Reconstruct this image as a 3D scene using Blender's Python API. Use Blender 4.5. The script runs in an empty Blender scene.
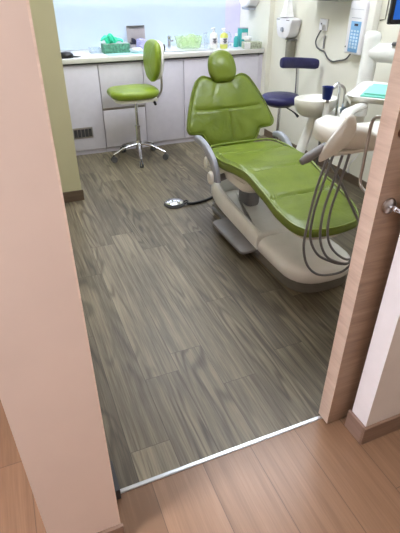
import bpy, bmesh, math, random
from mathutils import Vector, Matrix
random.seed(7)
S = bpy.context.scene
COL = S.collection
PI = math.pi

# ------------------------------------------------------------------ materials
def lin(c):
    r = []
    for v in c[:3]:
        v = v/255.0
        r.append(v/12.92 if v <= 0.04045 else ((v+0.055)/1.055)**2.4)
    return (r[0], r[1], r[2], 1.0)

class G:
    """small helper around a material node tree"""
    def __init__(s, name):
        s.m = bpy.data.materials.new(name); s.m.use_nodes = True
        s.t = s.m.node_tree; s.b = s.t.nodes['Principled BSDF']
    def n(s, k, **kw):
        nd = s.t.nodes.new(k)
        for a, v in kw.items(): setattr(nd, a, v)
        return nd
    def l(s, a, b): s.t.links.new(a, b)
    def put(s, v, sock):
        if hasattr(v, 'node'): s.l(v, sock)
        else: sock.default_value = v
    def math(s, op, a, b=0.0, c=0.0):
        nd = s.n('ShaderNodeMath', operation=op)
        s.put(a, nd.inputs[0]); s.put(b, nd.inputs[1]); s.put(c, nd.inputs[2])
        return nd.outputs[0]
    def pos(s):
        return s.n('ShaderNodeTexCoord').outputs['Object']
    def xyz(s, v):
        nd = s.n('ShaderNodeSeparateXYZ'); s.l(v, nd.inputs[0]); return nd.outputs
    def comb(s, x, y, z):
        nd = s.n('ShaderNodeCombineXYZ')
        for i, v in enumerate((x, y, z)): s.put(v, nd.inputs[i])
        return nd.outputs[0]
    def noise(s, vec, scale=5, detail=3, rough=.5, dist=0):
        nd = s.n('ShaderNodeTexNoise'); s.l(vec, nd.inputs['Vector'])
        nd.inputs['Scale'].default_value = scale; nd.inputs['Detail'].default_value = detail
        nd.inputs['Roughness'].default_value = rough; nd.inputs['Distortion'].default_value = dist
        return nd.outputs['Fac']
    def ramp(s, f, stops):
        nd = s.n('ShaderNodeValToRGB'); s.l(f, nd.inputs[0]); e = nd.color_ramp.elements
        while len(e) < len(stops): e.new(0.5)
        for i, (p, c) in enumerate(stops): e[i].position = p; e[i].color = lin(c)
        return nd.outputs[0]
    def mix(s, f, a, b, mode='MIX'):
        nd = s.n('ShaderNodeMix', data_type='RGBA', blend_type=mode)
        s.put(f, nd.inputs[0]); s.put(a, nd.inputs[6]); s.put(b, nd.inputs[7])
        return nd.outputs[2]
    def bump(s, h, st=.2, d=.002):
        nd = s.n('ShaderNodeBump'); nd.inputs['Strength'].default_value = st
        nd.inputs['Distance'].default_value = d
        s.l(h, nd.inputs['Height']); s.l(nd.outputs[0], s.b.inputs['Normal'])

def plain(name, c, rough=.5, metal=0, var=.06, nscale=18, bump=0, **kw):
    g = G(name)
    f = g.noise(g.pos(), nscale, 4)
    a = tuple(max(0, x*(1-var)) for x in c); b = tuple(min(255, x*(1+var)) for x in c)
    g.l(g.ramp(f, [(.3, a), (.7, b)]), g.b.inputs['Base Color'])
    g.b.inputs['Roughness'].default_value = rough; g.b.inputs['Metallic'].default_value = metal
    for k, v in kw.items(): g.b.inputs[k.replace('_', ' ')].default_value = v
    if bump: g.bump(g.noise(g.pos(), 90, 3), bump, .001)
    return g.m

def planks(name, stops, pw, plen, gs, rough, contrast=.5, seam=.55, bands=9):
    """long boards running along Y with figured grain"""
    g = G(name); x, y, z = g.xyz(g.pos())
    ix = g.math('FLOOR', g.math('DIVIDE', x, pw))
    wn = g.n('ShaderNodeTexWhiteNoise', noise_dimensions='1D'); g.l(ix, wn.inputs['W'])
    yo = g.math('ADD', y, g.math('MULTIPLY', wn.outputs[0], plen))
    iy = g.math('FLOOR', g.math('DIVIDE', yo, plen))
    w2 = g.n('ShaderNodeTexWhiteNoise', noise_dimensions='2D'); g.l(g.comb(ix, iy, 0.0), w2.inputs['Vector'])
    rnd = w2.outputs[0]
    off = g.math('MULTIPLY', rnd, 37.0)
    v = g.comb(g.math('ADD', g.math('MULTIPLY', x, gs), off), g.math('MULTIPLY', y, gs*.13), off)
    big = g.noise(v, 1.0, 2, .45, .3)
    ring = g.math('SINE', g.math('MULTIPLY', big, bands*6.28))
    ring = g.math('POWER', g.math('MULTIPLY_ADD', ring, .5, .5), 3.0)
    ring = g.math('SUBTRACT', .75, ring)
    wide = g.noise(g.comb(g.math('MULTIPLY_ADD', x, 5.0, off), g.math('MULTIPLY', y, 1.1), off), 1.0, 2)
    v2 = g.comb(g.math('MULTIPLY', x, 190.0), g.math('MULTIPLY', y, 6.0), off)
    fine = g.noise(v2, 1.0, 4, .6)
    msk = g.math('MULTIPLY', g.math('MAXIMUM', g.math('SUBTRACT', wide, .44), 0.0), 6.0)
    ring = g.math('MULTIPLY_ADD', g.math('SUBTRACT', ring, .55), g.math('MINIMUM', msk, 1.0), .55)
    f = g.math('MULTIPLY_ADD', ring, contrast*.36, g.math('MULTIPLY', fine, .56))
    f = g.math('ADD', f, g.math('MULTIPLY', g.math('SUBTRACT', rnd, .5), .26))
    f = g.math('ADD', f, g.math('MULTIPLY', g.math('SUBTRACT', wide, .5), .34))
    f = g.math('ADD', f, g.math('MULTIPLY', g.math('SUBTRACT', g.noise(g.comb(g.math('MULTIPLY', x, 42.0), g.math('MULTIPLY', y, .9), off), 1.0, 3), .5), .62))
    c = g.ramp(f, stops)
    fx = g.math('FRACT', g.math('DIVIDE', x, pw)); fy = g.math('FRACT', g.math('DIVIDE', yo, plen))
    ex = g.math('GREATER_THAN', g.math('ABSOLUTE', g.math('SUBTRACT', fx, .5)), .5-.0012/pw)
    ey = g.math('GREATER_THAN', g.math('ABSOLUTE', g.math('SUBTRACT', fy, .5)), .5-.0012/plen)
    e = g.math('MAXIMUM', ex, ey)
    c = g.mix(g.math('MULTIPLY', e, seam), c, lin((50, 42, 34)))
    g.l(c, g.b.inputs['Base Color']); g.b.inputs['Roughness'].default_value = rough
    g.bump(g.math('SUBTRACT', fine, e), .12, .001)
    return g.m

def woodmat(name, stops, axis='x', scale=1.0, rough=.45):
    """veneer; grain runs along the given axis"""
    g = G(name); x, y, z = g.xyz(g.pos()); s = scale
    if axis == 'x': v = g.comb(g.math('MULTIPLY', x, 2.2*s), g.math('MULTIPLY', y, 3.0*s), g.math('MULTIPLY', z, 34*s))
    elif axis == 'y': v = g.comb(g.math('MULTIPLY', x, 34*s), g.math('MULTIPLY', y, 2.2*s), g.math('MULTIPLY', z, 34*s))
    else: v = g.comb(g.math('MULTIPLY', x, 34*s), g.math('MULTIPLY', y, 34*s), g.math('MULTIPLY', z, 2.2*s))
    f = g.math('ADD', g.math('MULTIPLY', g.noise(v, 1.0, 5, .6, .6), .65), g.math('MULTIPLY', g.noise(v, 5.0, 3, .6), .35))
    g.l(g.ramp(f, stops), g.b.inputs['Base Color']); g.b.inputs['Roughness'].default_value = rough
    return g.m

def glassy(name, c, rough=.1, trans=.8, alpha=1.0):
    m = plain(name, c, rough, var=.02)
    b = m.node_tree.nodes['Principled BSDF']
    b.inputs['Transmission Weight'].default_value = trans; b.inputs['Alpha'].default_value = alpha
    b.inputs['IOR'].default_value = 1.2
    return m

def emit(name, c, st):
    g = G(name); g.b.inputs['Base Color'].default_value = lin(c)
    g.b.inputs['Emission Color'].default_value = lin(c); g.b.inputs['Emission Strength'].default_value = st
    return g.m

def upholstery(name, a, b, rough=.36):
    g = G(name); p = g.pos()
    g.l(g.ramp(g.noise(p, 7, 4), [(.3, a), (.7, b)]), g.b.inputs['Base Color'])
    h = g.math('ADD', g.math('MULTIPLY', g.noise(p, 9, 3, .5, .8), 6.0), g.math('MULTIPLY', g.noise(p, 160, 2), .35))
    g.bump(h, .35, .0035); g.b.inputs['Roughness'].default_value = rough
    return g.m

M = {}
M['vinyl'] = planks('grey_oak_vinyl', [(.20, (72, 64, 50)), (.40, (104, 95, 77)), (.60, (136, 126, 104)), (.85, (172, 160, 134))], .152, 1.22, 7.0, .42, .62, .7, 11)
M['oak'] = planks('orange_oak_laminate', [(.15, (124, 94, 70)), (.5, (146, 113, 87)), (.9, (168, 134, 106))], .19, 1.25, 7.0, .34, .22, .6, 4)
M['door'] = woodmat('oak_veneer', [(.25, (124, 98, 78)), (.5, (150, 121, 98)), (.75, (172, 143, 119))], 'x', 1.0)
M['door_edge'] = woodmat('pale_oak_edging', [(.25, (206, 180, 162)), (.5, (226, 202, 184)), (.75, (238, 216, 200))], 'x', 1.3)
M['base_wood'] = woodmat('skirting_wood', [(.25, (106, 82, 66)), (.5, (128, 102, 84)), (.8, (148, 120, 102))], 'x', 1.0)
M['base_pale'] = woodmat('pale_skirting_wood', [(.25, (128, 104, 92)), (.5, (146, 120, 106)), (.8, (162, 136, 122))], 'y', 1.0)
M['base_grey'] = woodmat('grey_skirting', [(.25, (88, 74, 60)), (.8, (120, 104, 86))], 'x', 1.0)
M['stub'] = plain('peach_plaster', (218, 197, 182), .75, var=.012, nscale=6, bump=.05)
M['corridor'] = plain('cream_plaster', (214, 203, 192), .75, var=.015, nscale=6, bump=.05)
M['jamb'] = plain('white_paint', (244, 240, 240), .6, var=.01)
M['room'] = plain('ivory_paint', (234, 232, 218), .6, var=.012, nscale=4)
M['green_wall'] = plain('pale_green_paint', (204, 203, 164), .65, var=.012, nscale=4)
M['splash'] = plain('pale_blue_back_panel', (200, 213, 226), .22, var=.012, nscale=3)
M['lilac'] = plain('lilac_back_panel', (214, 208, 232), .25, var=.012)
M['ceiling'] = plain('ceiling_white', (238, 238, 236), .8, var=.01)
M['white'] = plain('white_laminate', (236, 235, 238), .3, var=.01)
M['cab'] = plain('lilac_grey_laminate', (220, 216, 228), .35, var=.012)
M['gap'] = plain('dark_gap', (58, 58, 62), .6)
M['worktop'] = plain('white_worktop', (240, 240, 242), .2, var=.01)
M['worktop_edge'] = plain('cream_worktop_edge', (222, 220, 214), .3, var=.01)
M['alu'] = plain('brushed_aluminium', (205, 208, 212), .28, 1.0, .03)
M['chrome'] = plain('chrome', (215, 216, 220), .12, 1.0, .02)
M['steel'] = plain('satin_steel', (176, 172, 168), .3, 1.0, .03)
M['green'] = upholstery('lime_leatherette', (98, 116, 30), (114, 132, 40), .36)
M['green_light'] = upholstery('lime_piping', (116, 136, 48), (128, 148, 58), .35)
M['green_stool'] = upholstery('bright_lime_leatherette', (120, 142, 34), (136, 158, 46), .34)
M['navy'] = upholstery('navy_leatherette', (26, 26, 76), (34, 33, 90), .4)
M['cream'] = plain('cream_plastic', (236, 235, 226), .28, var=.012)
M['shell'] = plain('white_shell', (243, 244, 240), .22, var=.01)
M['grey'] = plain('grey_plastic', (134, 133, 134), .45, var=.03)
M['grey_blue'] = plain('blue_grey_plastic', (160, 165, 176), .35, var=.02)
M['grey_dark'] = plain('dark_grey_plastic', (88, 88, 88), .5, var=.04)
M['skirt'] = plain('grey_rubber_skirt', (122, 120, 112), .5, var=.03)
M['hose'] = plain('grey_hose', (128, 130, 133), .4, var=.03)
M['black'] = plain('black_plastic', (22, 22, 26), .4, var=.1)
M['mint'] = plain('mint_paper', (140, 216, 200), .6, var=.03)
M['mint2'] = plain('mint_cloth', (118, 200, 182), .7, var=.03)
M['teal'] = plain('teal_plastic', (60, 168, 168), .35, var=.04)
M['glove'] = plain('turquoise_latex', (60, 214, 170), .4, var=.08, nscale=60)
M['glovebox'] = plain('green_printed_card', (84, 140, 116), .5, var=.22, nscale=55)
M['glovebox2'] = plain('grey_green_card', (168, 184, 180), .5, var=.1, nscale=60)
M['card'] = plain('grey_card', (176, 168, 172), .6, var=.03)
M['dark_in'] = plain('dark_navy_contents', (30, 26, 50), .6, var=.3, nscale=60)
M['cloth_violet'] = plain('violet_cloth', (186, 184, 228), .7, var=.08, nscale=50)
M['cloth_white'] = plain('white_cloth', (236, 238, 244), .7, var=.03)
M['pad_blue'] = plain('pale_aqua_sheet', (176, 236, 240), .5, var=.02)
M['clear'] = glassy('clear_plastic', (225, 238, 246), .1, .75, .55)
M['clear_green'] = glassy('translucent_green_plastic', (222, 242, 200), .25, .5, .6)
M['yellow'] = plain('yellow_liquid', (232, 236, 120), .3, var=.03, Transmission_Weight=.2)
M['label'] = plain('printed_label', (232, 230, 232), .5, var=.02)
M['ink'] = plain('dark_ink', (52, 50, 70), .6)
M['tissue'] = plain('tissue_paper', (246, 246, 246), .8, var=.02)
M['tissuebox'] = plain('grey_green_tissue_carton', (176, 182, 160), .6, var=.2, nscale=60)
M['cup_blue'] = plain('dark_blue_cup', (24, 44, 118), .3, var=.05)
M['bag_blue'] = glassy('pale_blue_film', (176, 204, 226), .3, .3)
M['panel_blue'] = plain('blue_control_panel', (122, 172, 216), .35, var=.03)
M['button'] = plain('pale_button', (196, 220, 240), .4)
M['bronze'] = plain('bronze_metal', (120, 84, 66), .35, .7)
M['sensor_grey'] = plain('grey_beige_plastic', (132, 128, 114), .5, var=.03)
M['light'] = emit('light_diffuser', (240, 246, 255), 14.5)
M['light_hall'] = emit('warm_light_diffuser', (252, 248, 248), 4.4)
M['led'] = emit('cool_led_diffuser', (226, 234, 255), 11.0)
M['light_side'] = emit('cool_side_diffuser', (240, 242, 255), 85.0)  # glow of the added panel that brightens the jamb
M['screen'] = emit('blue_screen', (10, 72, 150), .9)

# ------------------------------------------------------------------ geometry helpers
def wloc(o):
    v = Vector((0, 0, 0))
    while o: v += o.location; o = o.parent
    return v

def obj(name, bm, mat, parent=None, flat=False, label=None, kind=None, mats=None):
    bmesh.ops.recalc_face_normals(bm, faces=bm.faces)
    if parent:
        bmesh.ops.translate(bm, verts=bm.verts, vec=-wloc(parent))
    me = bpy.data.meshes.new(name); bm.to_mesh(me); bm.free()
    me.materials.append(M[mat])
    for m in (mats or []): me.materials.append(M[m])
    for p in me.polygons: p.use_smooth = not flat
    if not flat: me.set_sharp_from_angle(angle=math.radians(38))
    o = bpy.data.objects.new(name, me); COL.objects.link(o)
    if parent: o.parent = parent
    if label: o['label'] = label
    if kind: o['kind'] = kind
    return o

def thing(name, label, cat, loc, group=None):
    o = bpy.data.objects.new(name, None); COL.objects.link(o)
    o.location = loc; o.empty_display_size = .05
    o['label'] = label; o['category'] = cat
    if group: o['group'] = group
    return o

def B(): return bmesh.new()

def box(bm, x0, x1, y0, y1, z0, z1, bev=0, rz=0, pivot=None, seg=2, mi=0):
    t = bmesh.new(); r = bmesh.ops.create_cube(t, size=1)
    for v in t.verts:
        v.co = Vector(((x0+x1)/2+v.co.x*(x1-x0), (y0+y1)/2+v.co.y*(y1-y0), (z0+z1)/2+v.co.z*(z1-z0)))
    if bev: bmesh.ops.bevel(t, geom=t.edges[:]+t.verts[:], offset=bev, segments=seg, profile=.5, affect='EDGES')
    if rz:
        p = Vector(pivot) if pivot else Vector(((x0+x1)/2, (y0+y1)/2, 0))
        bmesh.ops.rotate(t, verts=t.verts, cent=p, matrix=Matrix.Rotation(rz, 3, 'Z'))
    for f in t.faces: f.material_index = mi
    merge(bm, t); return bm

def merge(bm, t):
    me = bpy.data.meshes.new('tmp'); t.to_mesh(me); t.free(); bm.from_mesh(me); bpy.data.meshes.remove(me)

def rot(bm, ang, axis, cent):
    bmesh.ops.rotate(bm, verts=bm.verts, cent=Vector(cent), matrix=Matrix.Rotation(ang, 3, axis)); return bm

def loft(bm, rings, cap=True, closed=False):
    vs = [[bm.verts.new(p) for p in r] for r in rings]; n = len(rings[0])
    m = len(vs)
    for i in range(m if closed else m-1):
        a, b = vs[i], vs[(i+1) % m]
        for j in range(n):
            bm.faces.new((a[j], a[(j+1) % n], b[(j+1) % n], b[j]))
    if cap and not closed:
        bm.faces.new(vs[0]); bm.faces.new(vs[-1])
    return bm

def smooth(pts, k=6, closed=False):
    P = [Vector(p) for p in pts]; out = []; n = len(P)
    rng = n if closed else n-1
    for i in range(rng):
        g = (lambda q: P[q % n]) if closed else (lambda q: P[max(0, min(n-1, q))])
        a, b, c, d = g(i-1), g(i), g(i+1), g(i+2)
        for j in range(k):
            t = j/k
            out.append(.5*((2*b)+(c-a)*t+(2*a-5*b+4*c-d)*t*t+(3*b-a-3*c+d)*t**3))
    if not closed: out.append(P[-1].copy())
    return out

def tube(bm, pts, r, n=10, k=6, closed=False, radii=None, flat=1.0, up=None):
    P = smooth(pts, k, closed) if k > 1 else [Vector(p) for p in pts]
    m = len(P); rings = []; prev = None
    for i, p in enumerate(P):
        if closed: d = P[(i+1) % m]-P[i-1]
        else: d = P[min(m-1, i+1)]-P[max(0, i-1)]
        d.normalize()
        if up is not None: a = d.cross(Vector(up))
        elif prev is None: a = d.orthogonal()
        else: a = prev-d*prev.dot(d)
        if a.length < 1e-6: a = d.orthogonal()
        a.normalize(); b = d.cross(a); prev = a
        if radii:
            t = i/(m-1)*(len(radii)-1); q = min(int(t), len(radii)-2); rr = radii[q]*(1-(t-q))+radii[q+1]*(t-q)
        else: rr = r
        rings.append([p+a*math.cos(2*PI*j/n)*rr+b*math.sin(2*PI*j/n)*rr*flat for j in range(n)])
    return loft(bm, rings, True, closed)

def lathe(bm, prof, c, n=28, axis='Z', sx=1, sy=1):
    rings = []
    for r, h in prof:
        r = max(r, 1e-4); ring = []
        for j in range(n):
            a = 2*PI*j/n; u, v = r*math.cos(a)*sx, r*math.sin(a)*sy
            p = {'Z': (u, v, h), 'X': (h, u, v), 'Y': (u, h, v)}[axis]
            ring.append(Vector(c)+Vector(p))
        rings.append(ring)
    return loft(bm, rings)

def cyl(bm, p0, p1, r, n=20, r1=None):
    p0, p1 = Vector(p0), Vector(p1); d = (p1-p0).normalized(); a = d.orthogonal().normalized(); b = d.cross(a)
    f = lambda p, q: [p+a*math.cos(2*PI*j/n)*q+b*math.sin(2*PI*j/n)*q for j in range(n)]
    return loft(bm, [f(p0, r), f(p1, r if r1 is None else r1)])

def outline2d(pts, k=8):
    return [(p.x, p.y) for p in smooth([(a, b, 0) for a, b in pts], k, True)]

def pillow(bm, out, thick, place, crown=.02, belly=.0, groove=None, nr=26, c=None):
    """closed cushion from a 2-D outline; place(u, v, h) maps it into the room"""
    if c is None: c = (sum(p[0] for p in out)/len(out), sum(p[1] for p in out)/len(out))
    size = min(math.hypot(p[0]-c[0], p[1]-c[1]) for p in out)
    e = min(.45, thick*.5/size)
    path = []
    for i in range(nr+1):
        r = i/nr*(1-e); path.append((r, thick/2+crown*(1-(r/(1-e))**2.2), 1))
    for i in range(1, 9):
        a = i/9*PI; path.append((1-e+e*math.sin(a), thick/2*math.cos(a), 0))
    for i in range(6):
        r = (1-e)*(1-i/6); path.append((r, -thick/2-belly*(1-(r/(1-e))**2), -1))
    path.append((.02, -thick/2-belly, -1))
    path[0] = (.004, path[0][1], 1)
    rings = []
    for r, h, side in path:
        ring = []
        for (u, v) in out:
            uu, vv = c[0]+(u-c[0])*r, c[1]+(v-c[1])*r
            hh = h
            if groove and side == 1: hh -= groove(uu, vv)
            ring.append(Vector(place(uu, vv, hh)))
        rings.append(ring)
    return loft(bm, rings)

def rrect(x0, x1, y0, y1, r, n=6):
    out = []
    for cx, cy, a0 in ((x1-r, y1-r, 0), (x0+r, y1-r, PI/2), (x0+r, y0+r, PI), (x1-r, y0+r, 1.5*PI)):
        for i in range(n+1):
            a = a0+i/n*PI/2; out.append((cx+r*math.cos(a), cy+r*math.sin(a)))
    return out

def prism(bm, out, place, h0, h1, bev=0):
    if bev:
        c = (sum(p[0] for p in out)/len(out), sum(p[1] for p in out)/len(out))
        def sc(d):
            r = []
            for u, v in out:
                L = math.hypot(u-c[0], v-c[1]); r.append((u+(c[0]-u)*d/L, v+(c[1]-v)*d/L))
            return r
        lv = [(sc(bev), h0), (sc(bev*.3), h0+bev*.3), (out, h0+bev), (out, h1-bev), (sc(bev*.3), h1-bev*.3), (sc(bev), h1)]
    else: lv = [(out, h0), (out, h1)]
    return loft(bm, [[Vector(place(u, v, h)) for u, v in o] for o, h in lv])

XY = lambda u, v, h: (u, v, h)
def struct(name, bm, mat, parent=None, flat=True, mats=None):
    o = obj(name, bm, mat, parent, flat=flat, mats=mats); o['kind'] = 'structure'; return o

# ------------------------------------------------------------------ the setting
ZC = 2.45
YB, XR, XL = 4.98, 2.56, .052          # back wall, right wall, left wall of the surgery
Y0, Y1 = .759, .925                    # corridor face and room face of the front wall
struct('floor', box(B(), XL, XR, .916, YB, -.06, 0), 'vinyl')
b = box(B(), -2.2, XR, -1.5, .902, -.06, 0); box(b, -2.2, -.141, .902, 3.0, -.06, 0)
struct('floor_corridor', b, 'oak')
b = box(B(), XL, .886, .902, .916, -.06, .004)
box(b, .886, XR, .902, .916, -.06, 0)
box(b, XL, .886, .903, .910, .002, .006, .0015)
struct('trim_1', b, 'alu', flat=True)
struct('wall_left', box(B(), -.141, XL, Y0, YB, 0, ZC), 'stub')
struct('wall_back', box(B(), -.141, XR+.12, YB, YB+.12, 0, ZC), 'room')
struct('wall_right', box(B(), XR, XR+.12, -1.5, YB, 0, ZC), 'room')
b = box(B(), .961, XR, Y0, Y0+.077, 0, ZC)
w = struct('wall_front', b, 'corridor', mats=['jamb'])
for p in w.data.polygons:
    if p.normal.x < -.9: p.material_index = 1
struct('wall_header', box(B(), XL, .961, Y0, Y0+.077, 2.08, ZC), 'corridor')
# projecting pale green wall beside the counter
struct('wall_nook', box(B(), XL, .391, 3.365, YB, 0, ZC), 'green_wall')
struct('wall_corridor', box(B(), -2.2, XR, -1.62, -1.5, 0, ZC), 'corridor')
b = box(B(), -2.32, -2.2, -1.5, 3.0, 0, ZC); struct('wall_side', b, 'corridor')
struct('wall_far', box(B(), -2.2, -.141, 3.0, 3.12, 0, ZC), 'corridor')
b = box(B(), -2.2, XR, -1.5, YB, ZC, ZC+.1); struct('ceiling', b, 'ceiling')
struct('wall_boxing', box(B(), 2.508, XR, 4.345, YB, 0, ZC), 'room')
# baseboards
struct('baseboard_nook', box(B(), XL, .402, 3.354, 3.365, 0, .082, .002), 'base_grey')
b = box(B(), .949, XR, Y0-.012, Y0, 0, .087, .002)
struct('baseboard_front', b, 'base_wood')
struct('baseboard_jamb', box(B(), .949, .961, Y0, Y0+.085, 0, .087, .002), 'base_pale')
struct('baseboard_left', box(B(), -.153, XL+.01, Y0-.012, Y0, 0, .087, .002), 'base_wood')
struct('baseboard_end', box(B(), XL, XL+.030, .885, 1.0, .0, .05, .002), 'gap')
struct('trim_2', box(B(), XL, XL+.004, Y0, .884, 0, 2.08), 'door_edge')
struct('baseboard_right', box(B(), XR-.012, XR, Y0+.2, 4.38, 0, .07, .002), 'base_grey')
# back panels above the worktop
struct('trim_back_panel', box(B(), .391, 2.33, YB-.012, YB, .87, 1.46), 'splash')
struct('trim_lilac_panel', box(B(), 2.33, 2.508, YB-.010, YB, .87, 1.46), 'lilac')

# sliding door leaf behind the corridor wall
DY0, DY1 = .870, .926
b = box(B(), .886, 1.86, DY0, DY1, .008, 2.12, .001, seg=1)
d = struct('door_1', b, 'door', mats=['door_edge'])
for p in d.data.polygons:
    if p.normal.x < -.7: p.material_index = 1
b = tube(B(), [(.922, DY1, .93), (.920, DY1+.036, .928), (.920, DY1+.062, .945), (.920, DY1+.065, 1.0), (.920, DY1+.065, 1.06), (.920, DY1+.062, 1.125), (.920, DY1+.036, 1.142), (.922, DY1, 1.14)], .0048, 10, 5)
obj('door_handle', b, 'steel', d)
b = lathe(B(), [(.0, -.010), (.018, -.010), (.022, -.007), (.023, 0), (0, 0)], (.928, DY0, .920), 28, 'Y')
k = obj('lock_plate', b, 'steel', d)
b = cyl(B(), (.928, DY0-.010, .920), (.928, DY0-.030, .920), .0075)
tube(b, [(.922, DY0-.030, .924), (.940, DY0-.034, .914), (.962, DY0-.034, .908)], .0065, 10, 4)
obj('thumb_turn', b, 'chrome', k)
b = lathe(B(), [(0, -.014), (.010, -.014), (.012, -.008), (.012, 0), (0, 0)], (.912, DY0, 1.125), 20, 'Y')
obj('bolt', b, 'bronze', d)

# ceiling lights, an added jamb fill panel and the light strip under the wall cupboard
def ceiling_light(x, y, w, l, m, label, grp):
    t = thing('ceiling_light', label, 'light', (x, y, ZC-.03), grp)
    b = B()
    for s in (-1, 1):
        box(b, x-w/2-.02, x+w/2+.02, y+s*(l/2+.01)-.01, y+s*(l/2+.01)+.01, ZC-.03, ZC)
        box(b, x+s*(w/2+.01)-.01, x+s*(w/2+.01)+.01, y-l/2, y+l/2, ZC-.03, ZC)
    obj('frame', b, 'white', t, flat=True)
    obj('diffuser', box(B(), x-w/2, x+w/2, y-l/2, y+l/2, ZC-.022, ZC-.004), m, t, flat=True)
ceiling_light(1.2, 3.75, 1.1, .55, 'light', 'square white ceiling light panel above the green stool', 'ceiling lights')
ceiling_light(1.5, 2.1, 1.1, .55, 'light', 'square white ceiling light panel above the dental chair', 'ceiling lights')
ceiling_light(.55, -.35, 1.3, .6, 'light_hall', 'warm white ceiling light panel in the corridor', 'corridor lights')
ceiling_light(-1.15, .50, .7, .40, 'light_side', 'cool white ceiling light panel left of the wall end', 'corridor lights')  # unseen panel, added so the white jamb gets strong light from the left
t = thing('wall_cupboard', 'white wall cupboard over the worktop with light strip underneath', 'cupboard', (1.47, 4.8, 1.46))
obj('body', box(B(), .395, 2.506, 4.66, YB-.002, 1.462, 2.3, .002), 'white', t)
for i in range(5):
    x0 = .40+i*.421
    dd = obj('door', box(B(), x0, x0+.417, 4.642, 4.659, 1.462, 2.3, .002), 'white', t)
obj('light_strip', box(B(), .45, 2.5, 4.80, 4.86, 1.448, 1.461), 'led', t, flat=True)

# ------------------------------------------------------------------ base cabinets and worktop
edges = [.395, .817, 1.234, 1.641, 2.05, 2.462]
YF = 4.41
names = ['white cabinet with louvred vent at the far left of the counter',
         'white two-door cabinet behind the green stool, gap between its doors',
         'white one-door cabinet right of the green stool',
         'white one-door cabinet left of the dental chair backrest',
         'white one-door cabinet in the right corner behind the headrest']
for i in range(5):
    x0, x1 = edges[i], edges[i+1]
    t = thing('base_cabinet', names[i], 'cabinet', ((x0+x1)/2, 4.7, 0), 'cabinets under the worktop')
    obj('body', box(B(), x0+.002, x1-.002, YF+.018, YB-.02, .05, .812), 'cab', t, flat=True)
    obj('plinth', box(B(), x0+.001, x1-.001, YF+.03, YF+.05, 0, .05), 'cab', t, flat=True)
    if i == 1:
        obj('door', box(B(), x0+.0025, x1-.0025, YF, YF+.017, .425, .800, .002), 'cab', t)
        obj('rail', box(B(), x0+.003, x1-.003, YF+.006, YF+.017, .405, .422, .001), 'steel', t)
        obj('door', box(B(), x0+.0025, x1-.0025, YF, YF+.017, .052, .402, .002), 'cab', t)
    else:
        dd = obj('door', box(B(), x0+.0025, x1-.0025, YF, YF+.017, .052, .800, .002), 'cab', t)
        if i == 0:
            b = box(B(), .515, .70, YF-.004, YF, .168, .268, .001)
            v = obj('vent', b, 'steel', dd, label='grey louvred vent')
            b = B()
            for k in range(5):
                box(b, .524+k*.034, .524+k*.034+.028, YF-.008, YF-.004, .182, .254)
            obj('louvre', b, 'gap', v)  # dark boxes colour in the shade inside the vent slots
o = obj('end_panel', box(B(), 2.464, 2.506, YF+.008, YF+.05, 0, .81), 'cab'); o['label'] = 'narrow grey filler strip between the corner cabinet and the right wall'; o['category'] = 'panel'
b = box(B(), .393, 2.506, YF-.022, YB-.014, .828, .868, .004, seg=2)
w = obj('worktop', b, 'worktop', mats=['worktop_edge'])
w['label'] = 'long white worktop over the cabinets along the back wall'; w['category'] = 'worktop'
for p in w.data.polygons:
    if p.normal.y < -.7: p.material_index = 1
o = obj('shadow_rail', box(B(), .395, 2.462, YF+.004, YF+.03, .813, .8275), 'gap', w, label='dark recessed rail')  # dark strip paints the shaded gap between worktop and cabinets
ZT = .868

# ---- things on the worktop (left to right)
def single(o, label, cat, group=None):
    o['label'] = label; o['category'] = cat
    if group: o['group'] = group
    return o
# black dome with flat tip
t = thing('handpiece_cap', 'small black domed object with thin flat tip, leftmost on the worktop', 'tool', (.57, 4.47, ZT))
b = lathe(B(), [(.0, 0), (.062, 0), (.066, .012), (.060, .032), (.040, .046), (.0, .052)], (.56, 4.47, ZT+.001), 24, sy=.7)
obj('dome', b, 'black', t)
b = tube(B(), [(.60, 4.465, ZT+.012), (.64, 4.46, ZT+.010), (.685, 4.455, ZT+.007)], .016, 10, 4, radii=[.022, .018, .006], flat=.35, up=(0, 0, 1))
obj('tip', b, 'black', t)
# clear flat tray
def tray_box(x0, x1, y0, y1, z0, h, th=.003):
    b = box(B(), x0, x1, y0, y1, z0, z0+th)
    box(b, x0, x0+th, y0, y1, z0, z0+h); box(b, x1-th, x1, y0, y1, z0, z0+h)
    box(b, x0, x1, y0, y0+th, z0, z0+h); box(b, x0, x1, y1-th, y1, z0, z0+h); return b
single(obj('clear_tray', tray_box(.815, .912, 4.66, 4.76, ZT+.001, .045), 'clear'), 'low clear plastic tray left of the green glove box', 'tray')
# glove box with gloves coming out
t = thing('glove_box', 'green and silver printed glove box with turquoise glove sticking out', 'box', (1.05, 4.65, ZT))
obj('carton', box(B(), .925, 1.175, 4.60, 4.72, ZT+.001, ZT+.078, .002), 'glovebox', t)
obj('carton_top', box(B(), .930, 1.170, 4.605, 4.715, ZT+.078, ZT+.082, .001), 'glovebox2', t, label='silvery patterned top')
b = B()
for i in range(9):
    a = i*.7; x, y = 1.0+.03*math.cos(a*1.7), 4.65+.02*math.sin(a*2.1)
    tube(b, [(x, y, ZT+.082), (x+.035*math.cos(a), y+.02*math.sin(a), ZT+.11+.006*i), (x+.07*math.cos(a)+.01, y-.01+.03*math.sin(a), ZT+.105+.007*(i % 5)), (x+.085*math.cos(a+.3), y-.02, ZT+.088+.008*(i % 6))], .014, 8, 5, radii=[.018, .018, .013, .008], flat=.6)
obj('glove', b, 'glove', t)
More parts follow.
